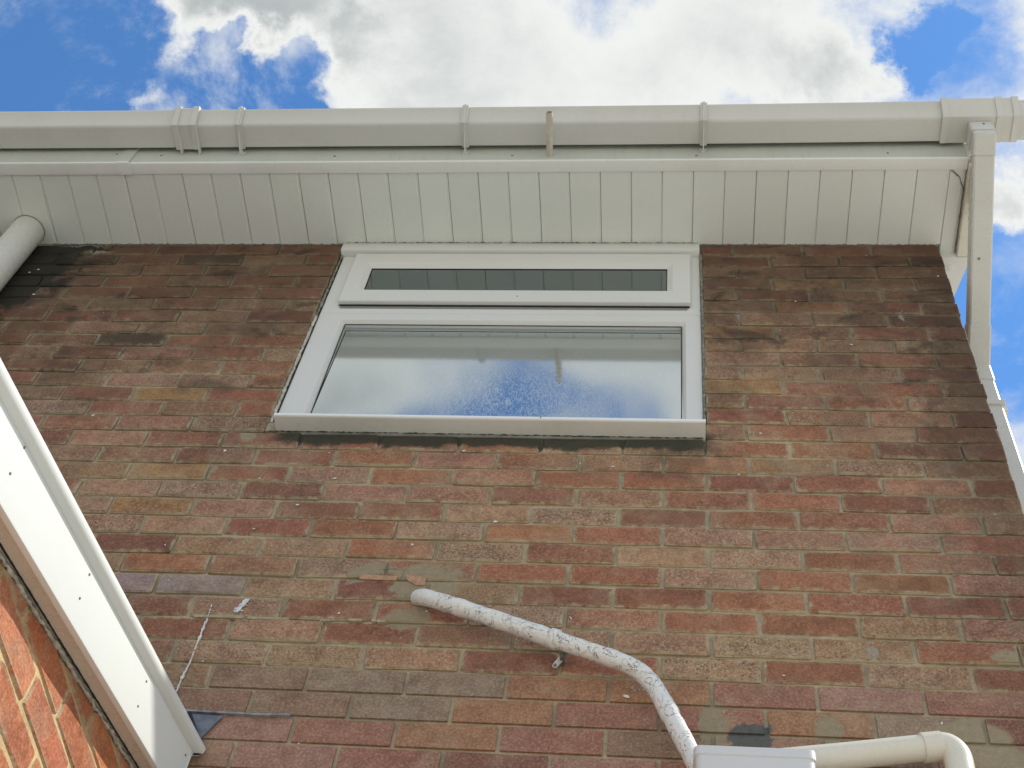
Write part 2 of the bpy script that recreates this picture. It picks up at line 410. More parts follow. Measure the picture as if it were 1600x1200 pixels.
# ------------------------------------------------------------------ ground
GZ = -4.6
m, t = mat('pale_bounce_gravel'); P = pos(t)  # unseen ground, made this pale to bounce light up to the soffit
t.put(t.I['Base Color'], t.mix(t.noise(P, 3, 6, .7), (.52, .48, .40), (.62, .58, .49))); t.I['Roughness'].default_value = .95
obj('ground', BX(-600, 600, -600, 600, GZ-.2, GZ), m, kind='structure')
m, t = mat('patio_concrete'); P = pos(t)
bt = t.n('ShaderNodeTexBrick', offset=.5); t.put(bt.inputs['Vector'], P); bt.inputs['Scale'].default_value = 1
bt.inputs['Brick Width'].default_value = .6; bt.inputs['Row Height'].default_value = .6; bt.inputs['Mortar Size'].default_value = .006
t.put(bt.inputs['Color1'], (.50, .49, .45)); t.put(bt.inputs['Color2'], (.56, .54, .49)); t.put(bt.inputs['Mortar'], (.2, .19, .17))
t.put(t.I['Base Color'], t.mix(t.ramp(t.noise(P, 4, 6, .6), .3, .7, 0., .35), bt.outputs[0], (.38, .37, .33))); t.I['Roughness'].default_value = .9
obj('patio', BX(.55, 9, -9, -.01, GZ+.004, GZ+.05), m, kind='structure')

# ------------------------------------------------------------------ the house
XC = 2.475          # right-hand corner of the wall
OX0, OX1, OZ0, ZT = .447, 1.690, .0775, 1.2      # window opening
house = thing('brick_house', 'two-storey red brick house wall with white window under a white soffit', 'house')
bm = bmesh.new()
MY = .0055
for a in [(-3.4, OX0-.002, MY, .22, GZ, ZT), (OX1+.002, XC-.006, MY, .22, GZ, ZT), (OX0-.002, OX1+.002, MY, .22, GZ, OZ0-.003)]: box(bm, *a)
obj('wall', bm, M_MORT, house)
obj('side_wall', BX(XC-.22, XC-.006, .221, 7, GZ, 1.15), M_MORT, house)

CODE = {'r': (.350, .180, .128, .30), 'd': (.270, .137, .105, .2), 'p': (.385, .235, .185, .5), 't': (.400, .285, .210, .75), 'g': (.345, .262, .200, .9),
        'o': (.400, .225, .140, .25), 'y': (.410, .285, .155, .35), 'v': (.39, .36, .46, .25), 'b': (.310, .210, .150, .45), 'k': (.085, .07, .06, .3), 'D': (.135, .065, .06, .1)}
# tones read off the wall, course by course: (index of first brick, tones)
TONE = {0: (-1, 'bbdroprtoytb'), 1: (0, 'byrtoprrdrpd'), 2: (-1, 'btgdptdprodb'), 3: (0, 'gypddtgdrrpb'), 4: (0, 'gtrrgortptrr'), 5: (1, 'dtporrttrrd'.replace('porr', 'togr')),
        6: (0, 'brpgrrrtoop'), 7: (1, 'vvtdtddrrdd'), 8: (1, 'dgrrgprrtp'), 9: (2, 'rtdbgtgtrr'), 10: (1, 'bggtdrgrtd'), 11: (2, 'bgtdgrpgpr'), 12: (2, 'grotrroytp'.replace('rotrr', 'roprr')),
        13: (3, 'trptrrttd'.replace('trp', 'orp')), 14: (2, 'rogrtdrpt'), 15: (2, 'trorgtrpt'),
        -1: (-1, 'dprrrrotbrod'), -2: (-1, 'rpg'), -3: (-1, 'grbr'), -4: (-2, 'bdyr'), -5: (-1, 'btgr'), -6: (-2, 'dbbr'), -7: (-2, 'bdprt'), -8: (-3, 'dbkrr'), -9: (-2, 'dttbt'),
        -10: (-3, 'dddtd'), -11: (-2, 'bbrtt'), -12: (-2, 'rdrr'), -13: (-2, 'drbrd'), -14: (-2, 'bbbrd'), -15: (-2, 'kdktd'), -16: (-2, 'ddrrb')}
TONER = {-2: (7, 'brpd'), -3: (8, 'dppd'), -4: (7, 'bdrt'), -5: (8, 'yrrb'), -6: (7, 'gtpd'), -7: (8, 'tbrr'), -8: (7, 'tbbg'), -9: (8, 'ybrr'), -10: (7, 'btbD'), -11: (8, 'bodd'),
         -12: (7, 'tdbd'), -13: (8, 'dybd'), -14: (7, 'tbbd'), -15: (8, 'dbdD'), -16: (7, 'rbrr')}
def tone(c, i):
    for T in (TONE, TONER):
        if c in T and T[c][0] <= i < T[c][0]+len(T[c][1]) and not (T is TONE and c < -1 and i > 2): return T[c][1][i-T[c][0]]
    return random.choice('rrddptgbbor')
def brick_bm(L, rng, H=.0672, dep=.085):
    """a stretcher face with knocked corners: ten-point outline, arris, sides"""
    bm = bmesh.new(); h = L/2; v = H/2; k = .004
    out = [(-h+k, -v), (0, -v), (h-k, -v), (h, -v+k), (h, v-k), (h-k, v), (0, v), (-h+k, v), (-h, v-k), (-h, -v+k)]
    out = [(x+rng.uniform(-.0027, .0024), z+rng.uniform(-.0024, .0022)) for x, z in out]
    yy = [rng.uniform(-.0018, .0016) for _ in out]
    inn = [bm.verts.new((x*(1-.0035/h), y-.0005, z*(1-.0035/v))) for (x, z), y in zip(out, yy)]
    arr = [bm.verts.new((x, .0032, z)) for x, z in out]
    bk = [bm.verts.new((x, dep, z)) for x, z in out]
    bm.faces.new(inn); n = len(out)
    for A, B in ((inn, arr), (arr, bk)):
        for i in range(n): bm.faces.new((A[i], B[i], B[(i+1) % n], A[(i+1) % n]))
    bmesh.ops.recalc_face_normals(bm, faces=bm.faces)
    f = [f for f in bm.faces if len(f.verts) == n][0]
    if f.normal.y > 0: bmesh.ops.reverse_faces(bm, faces=bm.faces)
    return bm
rng = random.Random(3)
MESH = {}
def brick_mesh(L, M):
    key = (round(L, 3), rng.randrange(14) if L > .2 else rng.randrange(3), M.name)
    if key not in MESH:
        me = D.meshes.new('brick'); b = brick_bm(L, rng); b.to_mesh(me); b.free(); me.materials.append(M); MESH[key] = me
    return MESH[key]
def jit(c, s): return max(.02, min(.75, c*(1+rng.uniform(-s, s))))
def put_brick(parent, x0, x1, zc, M, tcode, mw=None):
    L = x1-x0-.0082; o = D.objects.new('brick', brick_mesh(L, M)); COL.objects.link(o); o.parent = parent
    lc = Vector(((x0+x1)/2+rng.uniform(-.0012, .0012), rng.uniform(-.0038, .0022), zc+rng.uniform(-.0012, .0012)))
    o.rotation_euler = (rng.uniform(-.022, .014), rng.uniform(-.006, .006), rng.uniform(-.009, .009))
    o.location = lc
    if mw is not None:
        lc.y = rng.uniform(-.0022, -.0002); o.rotation_euler = (rng.uniform(-.006, .006), rng.uniform(-.005, .005), rng.uniform(-.004, .004))
        o.matrix_local = mw @ Matrix.Translation(lc) @ o.rotation_euler.to_matrix().to_4x4()
    q = CODE[tcode]; w = rng.uniform(-.13, .10)
    o.color = (jit(q[0], .05)*(1+w)*1.05, jit(q[1], .06)*(1+w)*.845, jit(q[2], .07)*(1+w)*.675, min(1, max(0, q[3]+rng.uniform(-.15, .15))))
    o['half'] = L/2
    return o
far = bmesh.new(); nb = 0
for c in range(-16, 61):
    zc = -(c+.5)*.075
    for i in range(-16, 13):
        u0, u1 = (i, i+1) if c % 2 == 0 else (i-.5, i+.5)
        x0, x1 = u0*.225, u1*.225
        if x0 > 2.47: continue
        x1 = min(x1, 2.48)
        if c <= -2:
            if x0 >= .449 and x1 <= 1.69: continue
            if x0 < .45 < x1: x1 = .45
            if x0 < 1.6875 < x1: x0 = 1.6875
        if x1-x0 < .04: continue
        vis = any(in_frame((x, 0, zc)) for x in (x0, x1, (x0+x1)/2)) and (c < 13 or x1 > .55) and x1 > -.9
        if vis and nb < 299:
            put_brick(house, x0, x1, zc, M_BRICK, tone(c, i)); nb += 1
        elif x1 > -3.3:
            box(far, x0+.005, x1-.005, 0, .085, zc-.0325, zc+.0325)
print('individual bricks', nb)
obj('brick', far, M_BRICKS, house, kind='stuff')
far = bmesh.new()                              # gable wall bricks, round the corner
for c in range(-15, 61):
    zc = -(c+.5)*.075
    y = .005 if c % 2 else .107+.01
    if c % 2 == 0: pass
    k = 0; y = .11 if c % 2 else .225
    while y < 7:
        box(far, XC-.085, XC, y+.005, y+.22, zc-.0325, zc+.0325); y += .225
obj('brick', far, M_BRICKS, house, kind='stuff')

# roof over the wall (tiles seen only edge-on) and the gable verge
m = simple('roof_tile', (.14, .10, .085), .85)
bm = bmesh.new()
for k in range(26):
    y = -.36+k*.28; z = 1.385+.62*(k*.28)
    loft(bm, [[(x, y, z), (x, y+.33, z+.62*.33-.02), (x, y+.33, z+.62*.33-.035), (x, y, z-.02)] for x in (-3.4, 2.56)])
obj('roof', bm, m, house)

# soffit planks
PX, P0 = .1028, .630
bm = BX(-3.4, 2.53, -.272, -.001, 1.2085, 1.215); box(bm, 2.476, 2.53, 0, .1, 1.2085, 1.215); obj('soffit_backing', bm, simple('grey_backing', (.30, .31, .28), .8), house)
def plank(x0, x1, y0=-.277, y1=-.0015):
    g = .0007; b = .0022
    prof = [(x0+g, 1.208), (x0+g, 1.2025), (x0+g+b, 1.2), (x1-.0085, 1.2), (x1-.0065, 1.2026), (x1-g, 1.2026), (x1-g, 1.208)]
    dz = rng.uniform(-.0005, .0006); sk = rng.uniform(-.0007, .0007)
    bm = bmesh.new(); loft(bm, [[(x, y0, z+dz) for x, z in prof], [(x+sk, y1+rng.uniform(-.0012, .0004), z+dz+rng.uniform(-.0006, .0006)) for x, z in prof]])
    return bm
for n in range(-26, 19):
    x0 = P0+PX*n; x1 = x0+PX
    if n == 18: x1 = 2.530
    y1 = -.0015
    if x0 > 2.47: y1 = .10
    o = obj('soffit_plank', plank(x0, x1, y1=y1), M_SOF, house); k = rng.uniform(.955, 1.0); o.color = (k, k, k*rng.uniform(.985, 1), 1)
# beads: caulk at the soffit end, a thin brown line along the wall head
def bead(name, P, r, mt, parent, seed=1, amp=.5, step=.008):
    rr = random.Random(seed); Q = []
    P = [Vector(p) for p in P]
    for a, b in zip(P, P[1:]):
        k = max(2, int((b-a).length/step))
        for j in range(k): Q.append(a.lerp(b, j/k)+Vector([rr.uniform(-r, r)*amp*.6 for _ in range(3)]))
    Q.append(P[-1])
    return obj(name, tube(bmesh.new(), Q, [r*rr.uniform(1-amp, 1+amp*.7) for _ in Q], 6), mt, parent, smooth=True)
bead('soffit_end_bead', [(2.484, -.274, 1.199), (2.512, -.25, 1.199), (2.530, -.205, 1.199), (2.531, .0, 1.199), (2.531, .028, 1.199)], .0022, M_SEAL, house, 5)
bead('wall_head_bead', [(-.62, -.001, 1.1995), (-.3, -.0012, 1.1995), (.447, -.001, 1.1995)], .0026, M_SEAL, house, 6, .9)
bead('wall_head_bead', [(1.69, -.001, 1.1995), (2.47, -.0012, 1.1995)], .0026, M_SEAL, house, 8, .9)
# box end at the corner and the rising verge soffit behind it
bm = BX(2.534, 2.60, -.30, .030, 1.172, 1.35, bev=.003); obj('box_end', bm, M_CREAM, house)
bm = bmesh.new()
loft(bm, [[(x, .031, 1.172), (x, .031, 1.35), (x, 3.5, 1.35+3.469*.66), (x, 3.5, 1.172+3.469*.66)] for x in (2.482, 2.58)])
obj('verge_board', bm, M_PVC, house)

# fascia: vertical face with a returned lower lip
FY = -.318
def fprof(y=FY, z0=1.196, zt=1.352):
    return [(-.300, z0+.007), (y, z0+.007), (y, zt), (-.300, zt)]
def lprof(y=FY, z0=1.196):
    return [(-.276, 1.199), (-.276, z0+.0005), (y+.004, z0), (y+.001, z0+.0012), (y, z0+.004), (y, z0+.0068), (-.300, z0+.0068), (-.300, 1.199)]
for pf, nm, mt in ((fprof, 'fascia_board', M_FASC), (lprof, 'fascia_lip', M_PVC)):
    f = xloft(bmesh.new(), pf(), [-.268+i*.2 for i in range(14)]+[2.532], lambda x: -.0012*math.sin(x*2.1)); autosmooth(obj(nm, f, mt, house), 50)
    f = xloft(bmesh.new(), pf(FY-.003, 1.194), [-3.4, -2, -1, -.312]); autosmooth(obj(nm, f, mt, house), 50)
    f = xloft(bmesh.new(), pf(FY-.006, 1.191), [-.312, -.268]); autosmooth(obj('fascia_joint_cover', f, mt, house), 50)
for x, z in [(-.334, 1.263), (-.172, 1.255), (.445, 1.24), (1.054, 1.235), (1.666, 1.226), (2.283, 1.236)]:
    obj('screw', disc(bmesh.new(), (x, FY-(.003 if x < -.3 else 0), z), .0042, (0, -1, 0)), M_SCREW, house)

# ------------------------------------------------------------------ window
win = D.objects.new('window', None); COL.objects.link(win); win.parent = house
win['label'] = 'white plastic window with a narrow top-hung vent over a wide obscured pane'
FYW = .012                                     # face of the outer frame
def rect_frame(x0, x1, z0, z1, wl, wr, wb, wt, y, dep, cham=.012, cd=.010, edge=.003):
    """mitred frame: flat face, chamfer (glazing bead) falling to the glass, sides back"""
    bm = bmesh.new()
    def ring(ax0, ax1, az0, az1, yy): return [bm.verts.new(p) for p in ((ax0, yy, az0), (ax1, yy, az0), (ax1, yy, az1), (ax0, yy, az1))]
    R = [ring(x0, x1, z0, z1, y+dep), ring(x0, x1, z0, z1, y+edge), ring(x0+edge, x1-edge, z0+edge, z1-edge, y),
         ring(x0+wl-cham, x1-wr+cham, z0+wb-cham, z1-wt+cham, y), ring(x0+wl, x1-wr, z0+wb, z1-wt, y+cd), ring(x0+wl, x1-wr, z0+wb, z1-wt, y+dep)]
    for a, b in zip(R, R[1:]):
        for i in range(4): bm.faces.new((a[i], a[(i+1) % 4], b[(i+1) % 4], b[i]))
    bmesh.ops.recalc_face_normals(bm, faces=bm.faces)
    return bm
WX0, WX1 = .457, 1.684
obj('frame', rect_frame(WX0, WX1, .105, .752, .092, .060, .068, .050, FYW, .05, cd=.015), M_FRAME, win)
obj('frame', rect_frame(WX0, WX1, .7535, 1.135, .058, .045, .035, .030, FYW, .05, cham=.006, cd=.004), M_FRAME, win)
obj('sash', rect_frame(.508, 1.652, .803, 1.122, .068, .076, .086, .082, FYW-.020, .045, cham=.018, cd=.014), M_FRAME, win)
obj('sash_shadow_strip', BX(.512, 1.648, FYW-.004, FYW-.0005, .7965, .803), M_DARK, win)  # solid dark strip standing in for the shadow below the sash
def pane(x0, x1, z0, z1, y, M):
    return obj('pane', BX(x0-.008, x1+.008, y, y+.024, z0-.008, z1+.008), M, win)
pane(.576, 1.576, .889, 1.040, FYW-.004, M_GLTOP)
lp = pane(.549, 1.624, .173, .702, FYW+.012, M_GLLOW)
lp.data.transform(Matrix.Translation((0, .022, .173)) @ Matrix.Rotation(math.radians(-1.35), 4, 'X') @ Matrix.Translation((0, -(FYW+.012), -.173)))
# gaskets round the panes
def gasket(x0, x1, z0, z1, y, w=.003):
    bm = bmesh.new()
    for a in [(x0, x1, z1-w, z1), (x0, x1, z0, z0+w), (x0, x0+w, z0+w, z1-w), (x1-w, x1, z0+w, z1-w)]: box(bm, a[0], a[1], y-.002, y+.0, a[2], a[3])
    return obj('gasket', bm, M_DARK, win)
gasket(.576, 1.576, .889, 1.040, FYW-.0042); gasket(.549, 1.624, .173, .702, FYW+.0118)
# head trim under the soffit
prof = [(.04, 1.1955), (.04, 1.136), (-.008, 1.136), (-.0125, 1.139), (-.014, 1.146), (-.012, 1.188), (-.006, 1.1955)]
autosmooth(obj('head_trim', xloft(bmesh.new(), prof, [.450, .8, 1.2, 1.682]), M_FRAME, win), 40)
# sill with nosing
prof = [(.06, .0875), (.06, .0805), (-.006, .0805), (-.0470, .0865), (-.0485, .0875)]
SX = [.480, .7, 1.0, 1.3, 1.687]
autosmooth(obj('sill', xloft(bmesh.new(), prof, SX), M_SILL, win), 20)
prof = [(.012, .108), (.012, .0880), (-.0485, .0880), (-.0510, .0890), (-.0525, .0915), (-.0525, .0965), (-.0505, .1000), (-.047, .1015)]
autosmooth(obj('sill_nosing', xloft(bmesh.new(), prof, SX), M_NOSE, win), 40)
obj('sill_end_mortar', BX(.4485, .4795, -.004, .02, .0775, .118, bev=.003), M_MORT, win)
obj('drain_mark', disc(bmesh.new(), (1.235, -.0528, .0925), .0022, (0, -1, 0)), M_SCREW, win)
obj('drain_mark', disc(bmesh.new(), (1.095, FYW-.0205, .832), .0022, (0, -1, 0)), M_SCREW, win)
bead('sealant', [(.4515, .006, .13), (.4515, .006, .5), (.4525, .006, .72)], .0048, M_SEAL2, win, 11, .35)
bead('sealant', [(.4525, .007, .72), (.4525, .008, 1.135)], .0042, M_SEAL, win, 17, .5)
bead('sealant', [(1.6875, .006, .13), (1.6885, .006, .6), (1.687, .004, 1.135)], .0045, M_SEAL, win, 12, .4)
bead('sealant', [(.46, -.002, .0785), (.9, -.003, .0775), (1.3, -.002, .078), (1.68, -.002, .0785)], .0016, simple('mossy_bead', (.06, .07, .05), .9, var=.6), win, 13, .8)
bead('sealant', [(.462, -.008, 1.197), (1.0, -.0085, 1.1975), (1.678, -.008, 1.197)], .0022, M_SEAL, win, 14, .9)

# paint splashes, chalky streaks: thin flakes standing on the brick
bm = bmesh.new(); rr = random.Random(9)
def flake(x, z, a, b, rot=0, y=None):
    y = -.0034-rr.random()*.0022
    n = 9; vs = []
    for k in range(n):
        w = 2*math.pi*k/n; r = rr.uniform(.55, 1.15); px, pz = a*r*math.cos(w), b*r*math.sin(w)
        vs.append((x+px*math.cos(rot)-pz*math.sin(rot), z+px*math.sin(rot)+pz*math.cos(rot)))
    loft(bm, [[(p, y+.0008, q) for p, q in vs], [(x+(p-x)*.8, y, z+(q-z)*.8) for p, q in vs]])
SK = [(.4995, -.634), (.504, -.684), (.503, -.721), (.504, -.753), (.503, -.784), (.505, -.825), (.502, -.856), (.500, -.88), (.501, -.911), (.499, -.930)]
for (xa, za), (xb, zb_), wd, dn in zip(SK, SK[1:], (.0012, .004, .0035, .002, .001, .003, .004, .002, .0012), (8, 26, 24, 18, 14, 22, 26, 18, 14)):
    for k in range(int(dn*1.7)):
        q = rr.random(); flake(xa+(xb-xa)*q+rr.gauss(0, wd*.30), za+(zb_-za)*q, rr.uniform(.0008, .0021), rr.uniform(.002, .006))
for k in range(150):
    q = rr.random(); flake(.566+.016*q+rr.gauss(0, .0035), -.660+.045*q+rr.gauss(0, .002), rr.uniform(.0015, .0042), rr.uniform(.0012, .0035))
for x, z in [(.696, -.135), (.889, -.022), (.657, -.022), (.95, -.397), (1.35, -.792), (1.515, -.858), (1.503, -.883), (.53, -.352), (1.836, .102), (1.979, .819), (2.126, .564), (2.229, 1.118), (-.547, .839), (-.624, .988),
             (-.082, .141), (1.771, -.085), (1.845, -.803), (1.023, -.635), (.816, -.653), (.36, -.02), (.49, -.14), (1.03, .0), (2.44, .98), (-.6, 1.01), (.62, -.25), (1.15, -.30), (1.44, -.06)]:
    a = rr.uniform(.003, .0065); flake(x, z, a*rr.uniform(.8, 1.6), a*.7, rr.uniform(-.6, .6))
for _ in range(45):
    x = rr.uniform(-.4, 2.4); z = rr.uniform(-1.1, .05) if rr.random() < .75 else rr.uniform(0, 1.1)
    if OX0-.02 < x < OX1+.02 and z > .07: continue
    a = rr.uniform(.0008, .0024); flake(x, z, a*rr.uniform(.7, 1.3), a*rr.uniform(.5, 2.2), rr.uniform(-.4, .4))
for _ in range(9): flake(rr.uniform(1.515, 1.545)-.3*0, rr.uniform(-.866, -.850), .0022, .001, rr.uniform(-1, 1))
obj('paint_splashes', bm, M_PAINT, house, kind='stuff')
# loose mortar chips in the cracked bed joint by the pipe
bm = bmesh.new()
for x0, x1, z in [(.775, .80, -.678), (.845, .875, -.674), (.90, .91, -.674), (.912, .935, -.675), (.60, .70, -.678), (.47, .59, -.6775)]:
    loft(bm, [[(x, .004, z-.004), (x, -.005, z-.0035+rr.uniform(-.001, .001)), (x+rr.uniform(-.003, .003), -.006, z+.003), (x, .004, z+.004)] for x in (x0, (x0+x1)/2, x1)])
obj('mortar_chips', bm, M_MORT, house, kind='stuff')
for P4, cc in [([(.838, -.515), (.935, -.518), (.932, -.533), (.842, -.531)], 'o'), ([(.956, -.513), (1.004, -.518), (1.006, -.546), (.985, -.548), (.958, -.528)], 'y')]:
    bm = bmesh.new(); loft(bm, [[(x-P4[0][0], .002, z-P4[0][1]) for x, z in P4], [(x-P4[0][0], -.0046, z-P4[0][1]) for x, z in P4]])
    o = obj('brick_fragment', bm, M_FRAG, house, loc=(P4[0][0], 0, P4[0][1]))
def crack(P, r=.0012):
    Q = []
    P = [Vector(p) for p in P]
    for a, b in zip(P, P[1:]):
        for j in range(5): Q.append(a.lerp(b, j/5)+Vector((rr.uniform(-.002, .002), 0, rr.uniform(-.002, .002))))
    Q.append(P[-1]); obj('crack', tube(bmesh.new(), Q, [r*rr.uniform(.4, 1) for _ in Q], 5), M_SEAL, house)
crack([(.955, -.0018, -.47), (.945, -.0018, -.505), (.945, -.0018, -.535)]); crack([(.855, -.0018, -.497), (.91, -.0018, -.49), (.945, -.0018, -.487)], .0012)
crack([(.903, -.0018, -.605), (.893, -.0018, -.63), (.893, -.0018, -.668)])

# ------------------------------------------------------------------ guttering
gut = thing('roof_gutter', 'long white square-section plastic gutter running along the main eaves', 'gutter')
def gdz(x): return .0045*((x-1.05)/1.6)**2*(2.2 if x > 1.05 else 1.0)-.0015+.001*math.sin(3*x)
GP = [(-.331, 1.340), (-.334, 1.284), (-.337, 1.280), (-.408, 1.280), (-.4135, 1.2808), (-.4185, 1.2835), (-.4220, 1.2880), (-.4425, 1.336), (-.447, 1.338), (-.4485, 1.342), (-.4465, 1.346), (-.441, 1.346), (-.4395, 1.340),
      (-.4185, 1.2865), (-.415, 1.2835), (-.340, 1.2835), (-.3375, 1.287), (-.3345, 1.340)]
def gx(a, b): 
    k = max(2, int((b-a)/.12)); return [a+(b-a)*i/k for i in range(k+1)]
autosmooth(obj('channel', xloft(bmesh.new(), GP, gx(-3.4, -.085), lambda x: gdz(x)+.0005), M_GUT, gut), 50)
autosmooth(obj('channel', xloft(bmesh.new(), GP, gx(-.084, 2.47), gdz), M_GUT, gut), 50)
autosmooth(obj('channel', xloft(bmesh.new(), GP, gx(2.66, 2.76), gdz), M_GUT, gut), 30)
def strap_prof(o, t_=.0025):
    """strap hugging the outside of the channel, o metres proud"""
    out = [(-.329, 1.350), (-.331-o*.2, 1.278-o), (-.419-o*.6, 1.278-o), (-.4245-o, 1.282-o*.3), (-.4460-o, 1.334), (-.4510-o, 1.338), (-.4520-o, 1.345), (-.4480-o*.5, 1.3495+o*.5), (-.438, 1.3495+o*.4)]
    inn = [(-.437, 1.3460), (-.4470, 1.3465), (-.4488, 1.342), (-.4472, 1.3378), (-.4428, 1.3358), (-.4213, 1.2823), (-.417, 1.2797), (-.3368, 1.2797), (-.3335, 1.350)]
    return out+inn
def strap(name, x0, x1, o, parent, M=M_GUT):
    return autosmooth(obj(name, xloft(bmesh.new(), strap_prof(o), [x0, (x0+x1)/2, x1], gdz), M, parent), 30)
for i, x in enumerate((.113, .893, 1.689)):
    b = D.objects.new('bracket', None); COL.objects.link(b); b.parent = gut
    strap('strap', x-.011, x+.011, .003, b); strap('strap', x-.0035, x+.0035, .0065, b)
    z = 1.277+gdz(x)
    bm = bmesh.new(); loft(bm, [[(xx, -.319, 1.250), (xx, -.330, 1.250), (xx, -.405, z-.003), (xx, -.405, z), (xx, -.319, z)] for xx in (x-.002, x+.002)]); obj('stem', bm, M_GUT, b)
    bm = bmesh.new(); loft(bm, [[(x-.007, yy, 1.2475), (x+.007, yy, 1.2475), (x+.013, yy, z-.002), (x-.013, yy, z-.002)] for yy in (-.3185, -.322)]); obj('back_plate', bm, M_GUT, b)
u = D.objects.new('union', None); COL.objects.link(u); u.parent = gut
strap('sleeve', -.118, -.036, .0025, u)
for x in (-.109, -.045):
    strap('rib', x-.010, x+.010, .0085, u)
    bm = bmesh.new(); loft(bm, [[(xx, -.319, 1.258), (xx, -.327, 1.258), (xx, -.40, 1.2705), (xx, -.40, 1.277), (xx, -.319, 1.277)] for xx in (x-.0022+.01, x+.0022+.01)]); obj('stem', bm, M_GUT, u)
u = D.objects.new('outlet', None); COL.objects.link(u); u.parent = gut
strap('sleeve', 2.455, 2.69, .0035, u)
for x in (2.462, 2.632, 2.684): strap('rib', x-.010, x+.010, .0085, u)

# ------------------------------------------------------------------ square downpipe at the corner
dp = thing('square_downpipe', 'white square downpipe with long offset at the right corner of the wall', 'downpipe')
PXC = 2.5725
def sq(name, P, w=.065, d=.065, M=M_PIPE, ch=.005): return obj(name, squaretube(bmesh.new(), P, w, d, ch=ch), M, dp)
ZO = 1.27
sq('socket', [(PXC, -.3675, ZO+.012), (PXC, -.3675, ZO-.050)], .076, .076)
sq('offset_bend', [(PXC, -.3675, ZO-.034), (PXC, -.3675, 1.215), (PXC, -.325, 1.1902)], .0695, .0695)
sq('offset_pipe', [(PXC, -.325, 1.1902), (PXC, .14, .9193)], .065)
sq('offset_bend', [(PXC, .14, .9193), (PXC, .2675, .845), (PXC, .2675, .745)], .0705, .0705)
sq('pipe', [(PXC, .2675, .745), (PXC, .2675, GZ)], .065)
obj('clip', BX(PXC-.040, PXC+.040, .226, .309, .600, .622, bev=.002), M_PIPE, dp)
obj('clip_lug', BX(PXC+.035, PXC+.052, .255, .285, .604, .618, bev=.002), M_PIPE, dp)
obj('clip_arm', BX(XC+.001, PXC-.041, .255, .285, .604, .618), M_PIPE, dp)
obj('screw', disc(bmesh.new(), (2.563, -.060, .9965), .004, (0, -.5, -.85)), M_SCREW, dp)
obj('screw', disc(bmesh.new(), (PXC+.006, -.4058, 1.262), .004, (0, -1, 0)), M_SCREW, dp)

# ------------------------------------------------------------------ overflow stub, soil pipe
sp = thing('overflow_pipe', 'short grubby overflow pipe stub poking out of the fascia under the gutter', 'pipe')
autosmooth(obj('pipe', tube(bmesh.new(), [(1.180, -.300, 1.2325), (1.1825, -.38, 1.2315), (1.185, -.474, 1.230)], .0112, 20, hollow=.0015), M_STUB, sp), 40)
obj('bore', disc(bmesh.new(), (1.1845, -.462, 1.230), .0098, (0, -1, 0)), M_DARK, sp)
vp = thing('soil_pipe', 'fat round white soil pipe rising through the soffit at the upper left', 'pipe')
autosmooth(obj('pipe', tube(bmesh.new(), [(-.697, -.0595, z) for z in (1.2, .6, 0, -.9)], .0565, 48), M_PIPE, vp), 40)
obj('collar_gap', tube(bmesh.new(), [(-.697, -.0595, 1.1995), (-.697, -.0595, 1.1965)], .0585, 40), M_SEAL, vp, smooth=False)

# ------------------------------------------------------------------ painted waste pipe with its clip
wp = thing('painted_waste_pipe', 'flaking white painted waste pipe bending down the brick wall below the window', 'pipe')
PT = [(.988, .03, -.565), (1.000, -.006, -.594), (1.020, -.032, -.620), (1.058, -.047, -.647), (1.13, -.052, -.679), (1.24, -.053, -.725), (1.344, -.053, -.768), (1.43, -.053, -.803),
      (1.49, -.053, -.829), (1.530, -.054, -.856), (1.562, -.056, -.900), (1.590, -.060, -.965), (1.617, -.066, -1.035), (1.645, -.078, -1.115), (1.668, -.092, -1.18)]
Q = catmull(PT, 7); rr = random.Random(4)
rad = [.0196+rr.uniform(-.0007, .0009)+(.0012 if i % 13 < 2 else 0) for i in range(len(Q))]; rad[0:6] = [.016, .017, .018, .019, .0195, .0195]
o = obj('pipe', tube(bmesh.new(), Q, rad, 24), M_PAINTED, wp, smooth=True)
c = Vector((1.338, -.053, -.7655)); dv = Vector((1, 0, -.41)).normalized()
o = D.objects.new('clip', None); COL.objects.link(o); o.parent = wp
obj('band', tube(bmesh.new(), [c-dv*.010, c-dv*.009, c+dv*.009, c+dv*.010], [.0212, .0238, .0238, .0212], 24), M_PAINTED, o, smooth=True)
bm = bmesh.new(); A = Vector((1.366, -.026, -.780)); B = Vector((1.341, -.010, -.806)); ux = (B-A).normalized(); nn = Vector((0, -1, -.35)).normalized(); wv = ux.cross(nn)*.0065
loft(bm, [[A+wv+nn*e, A-wv+nn*e, B-wv+ux*.000+nn*e, B-wv*.5+ux*.005+nn*e, B+wv*.5+ux*.005+nn*e, B+wv+nn*e] for e in (0, .002)])
obj('lug', bm, M_METAL, o)
obj('screw', disc(bmesh.new(), B+nn*.002-ux*.001, .0042, nn, .0025), M_SCREW, o)
obj('spacer', BX(1.352, 1.362, -.030, -.0022, -.797, -.786), M_SCREW, o)

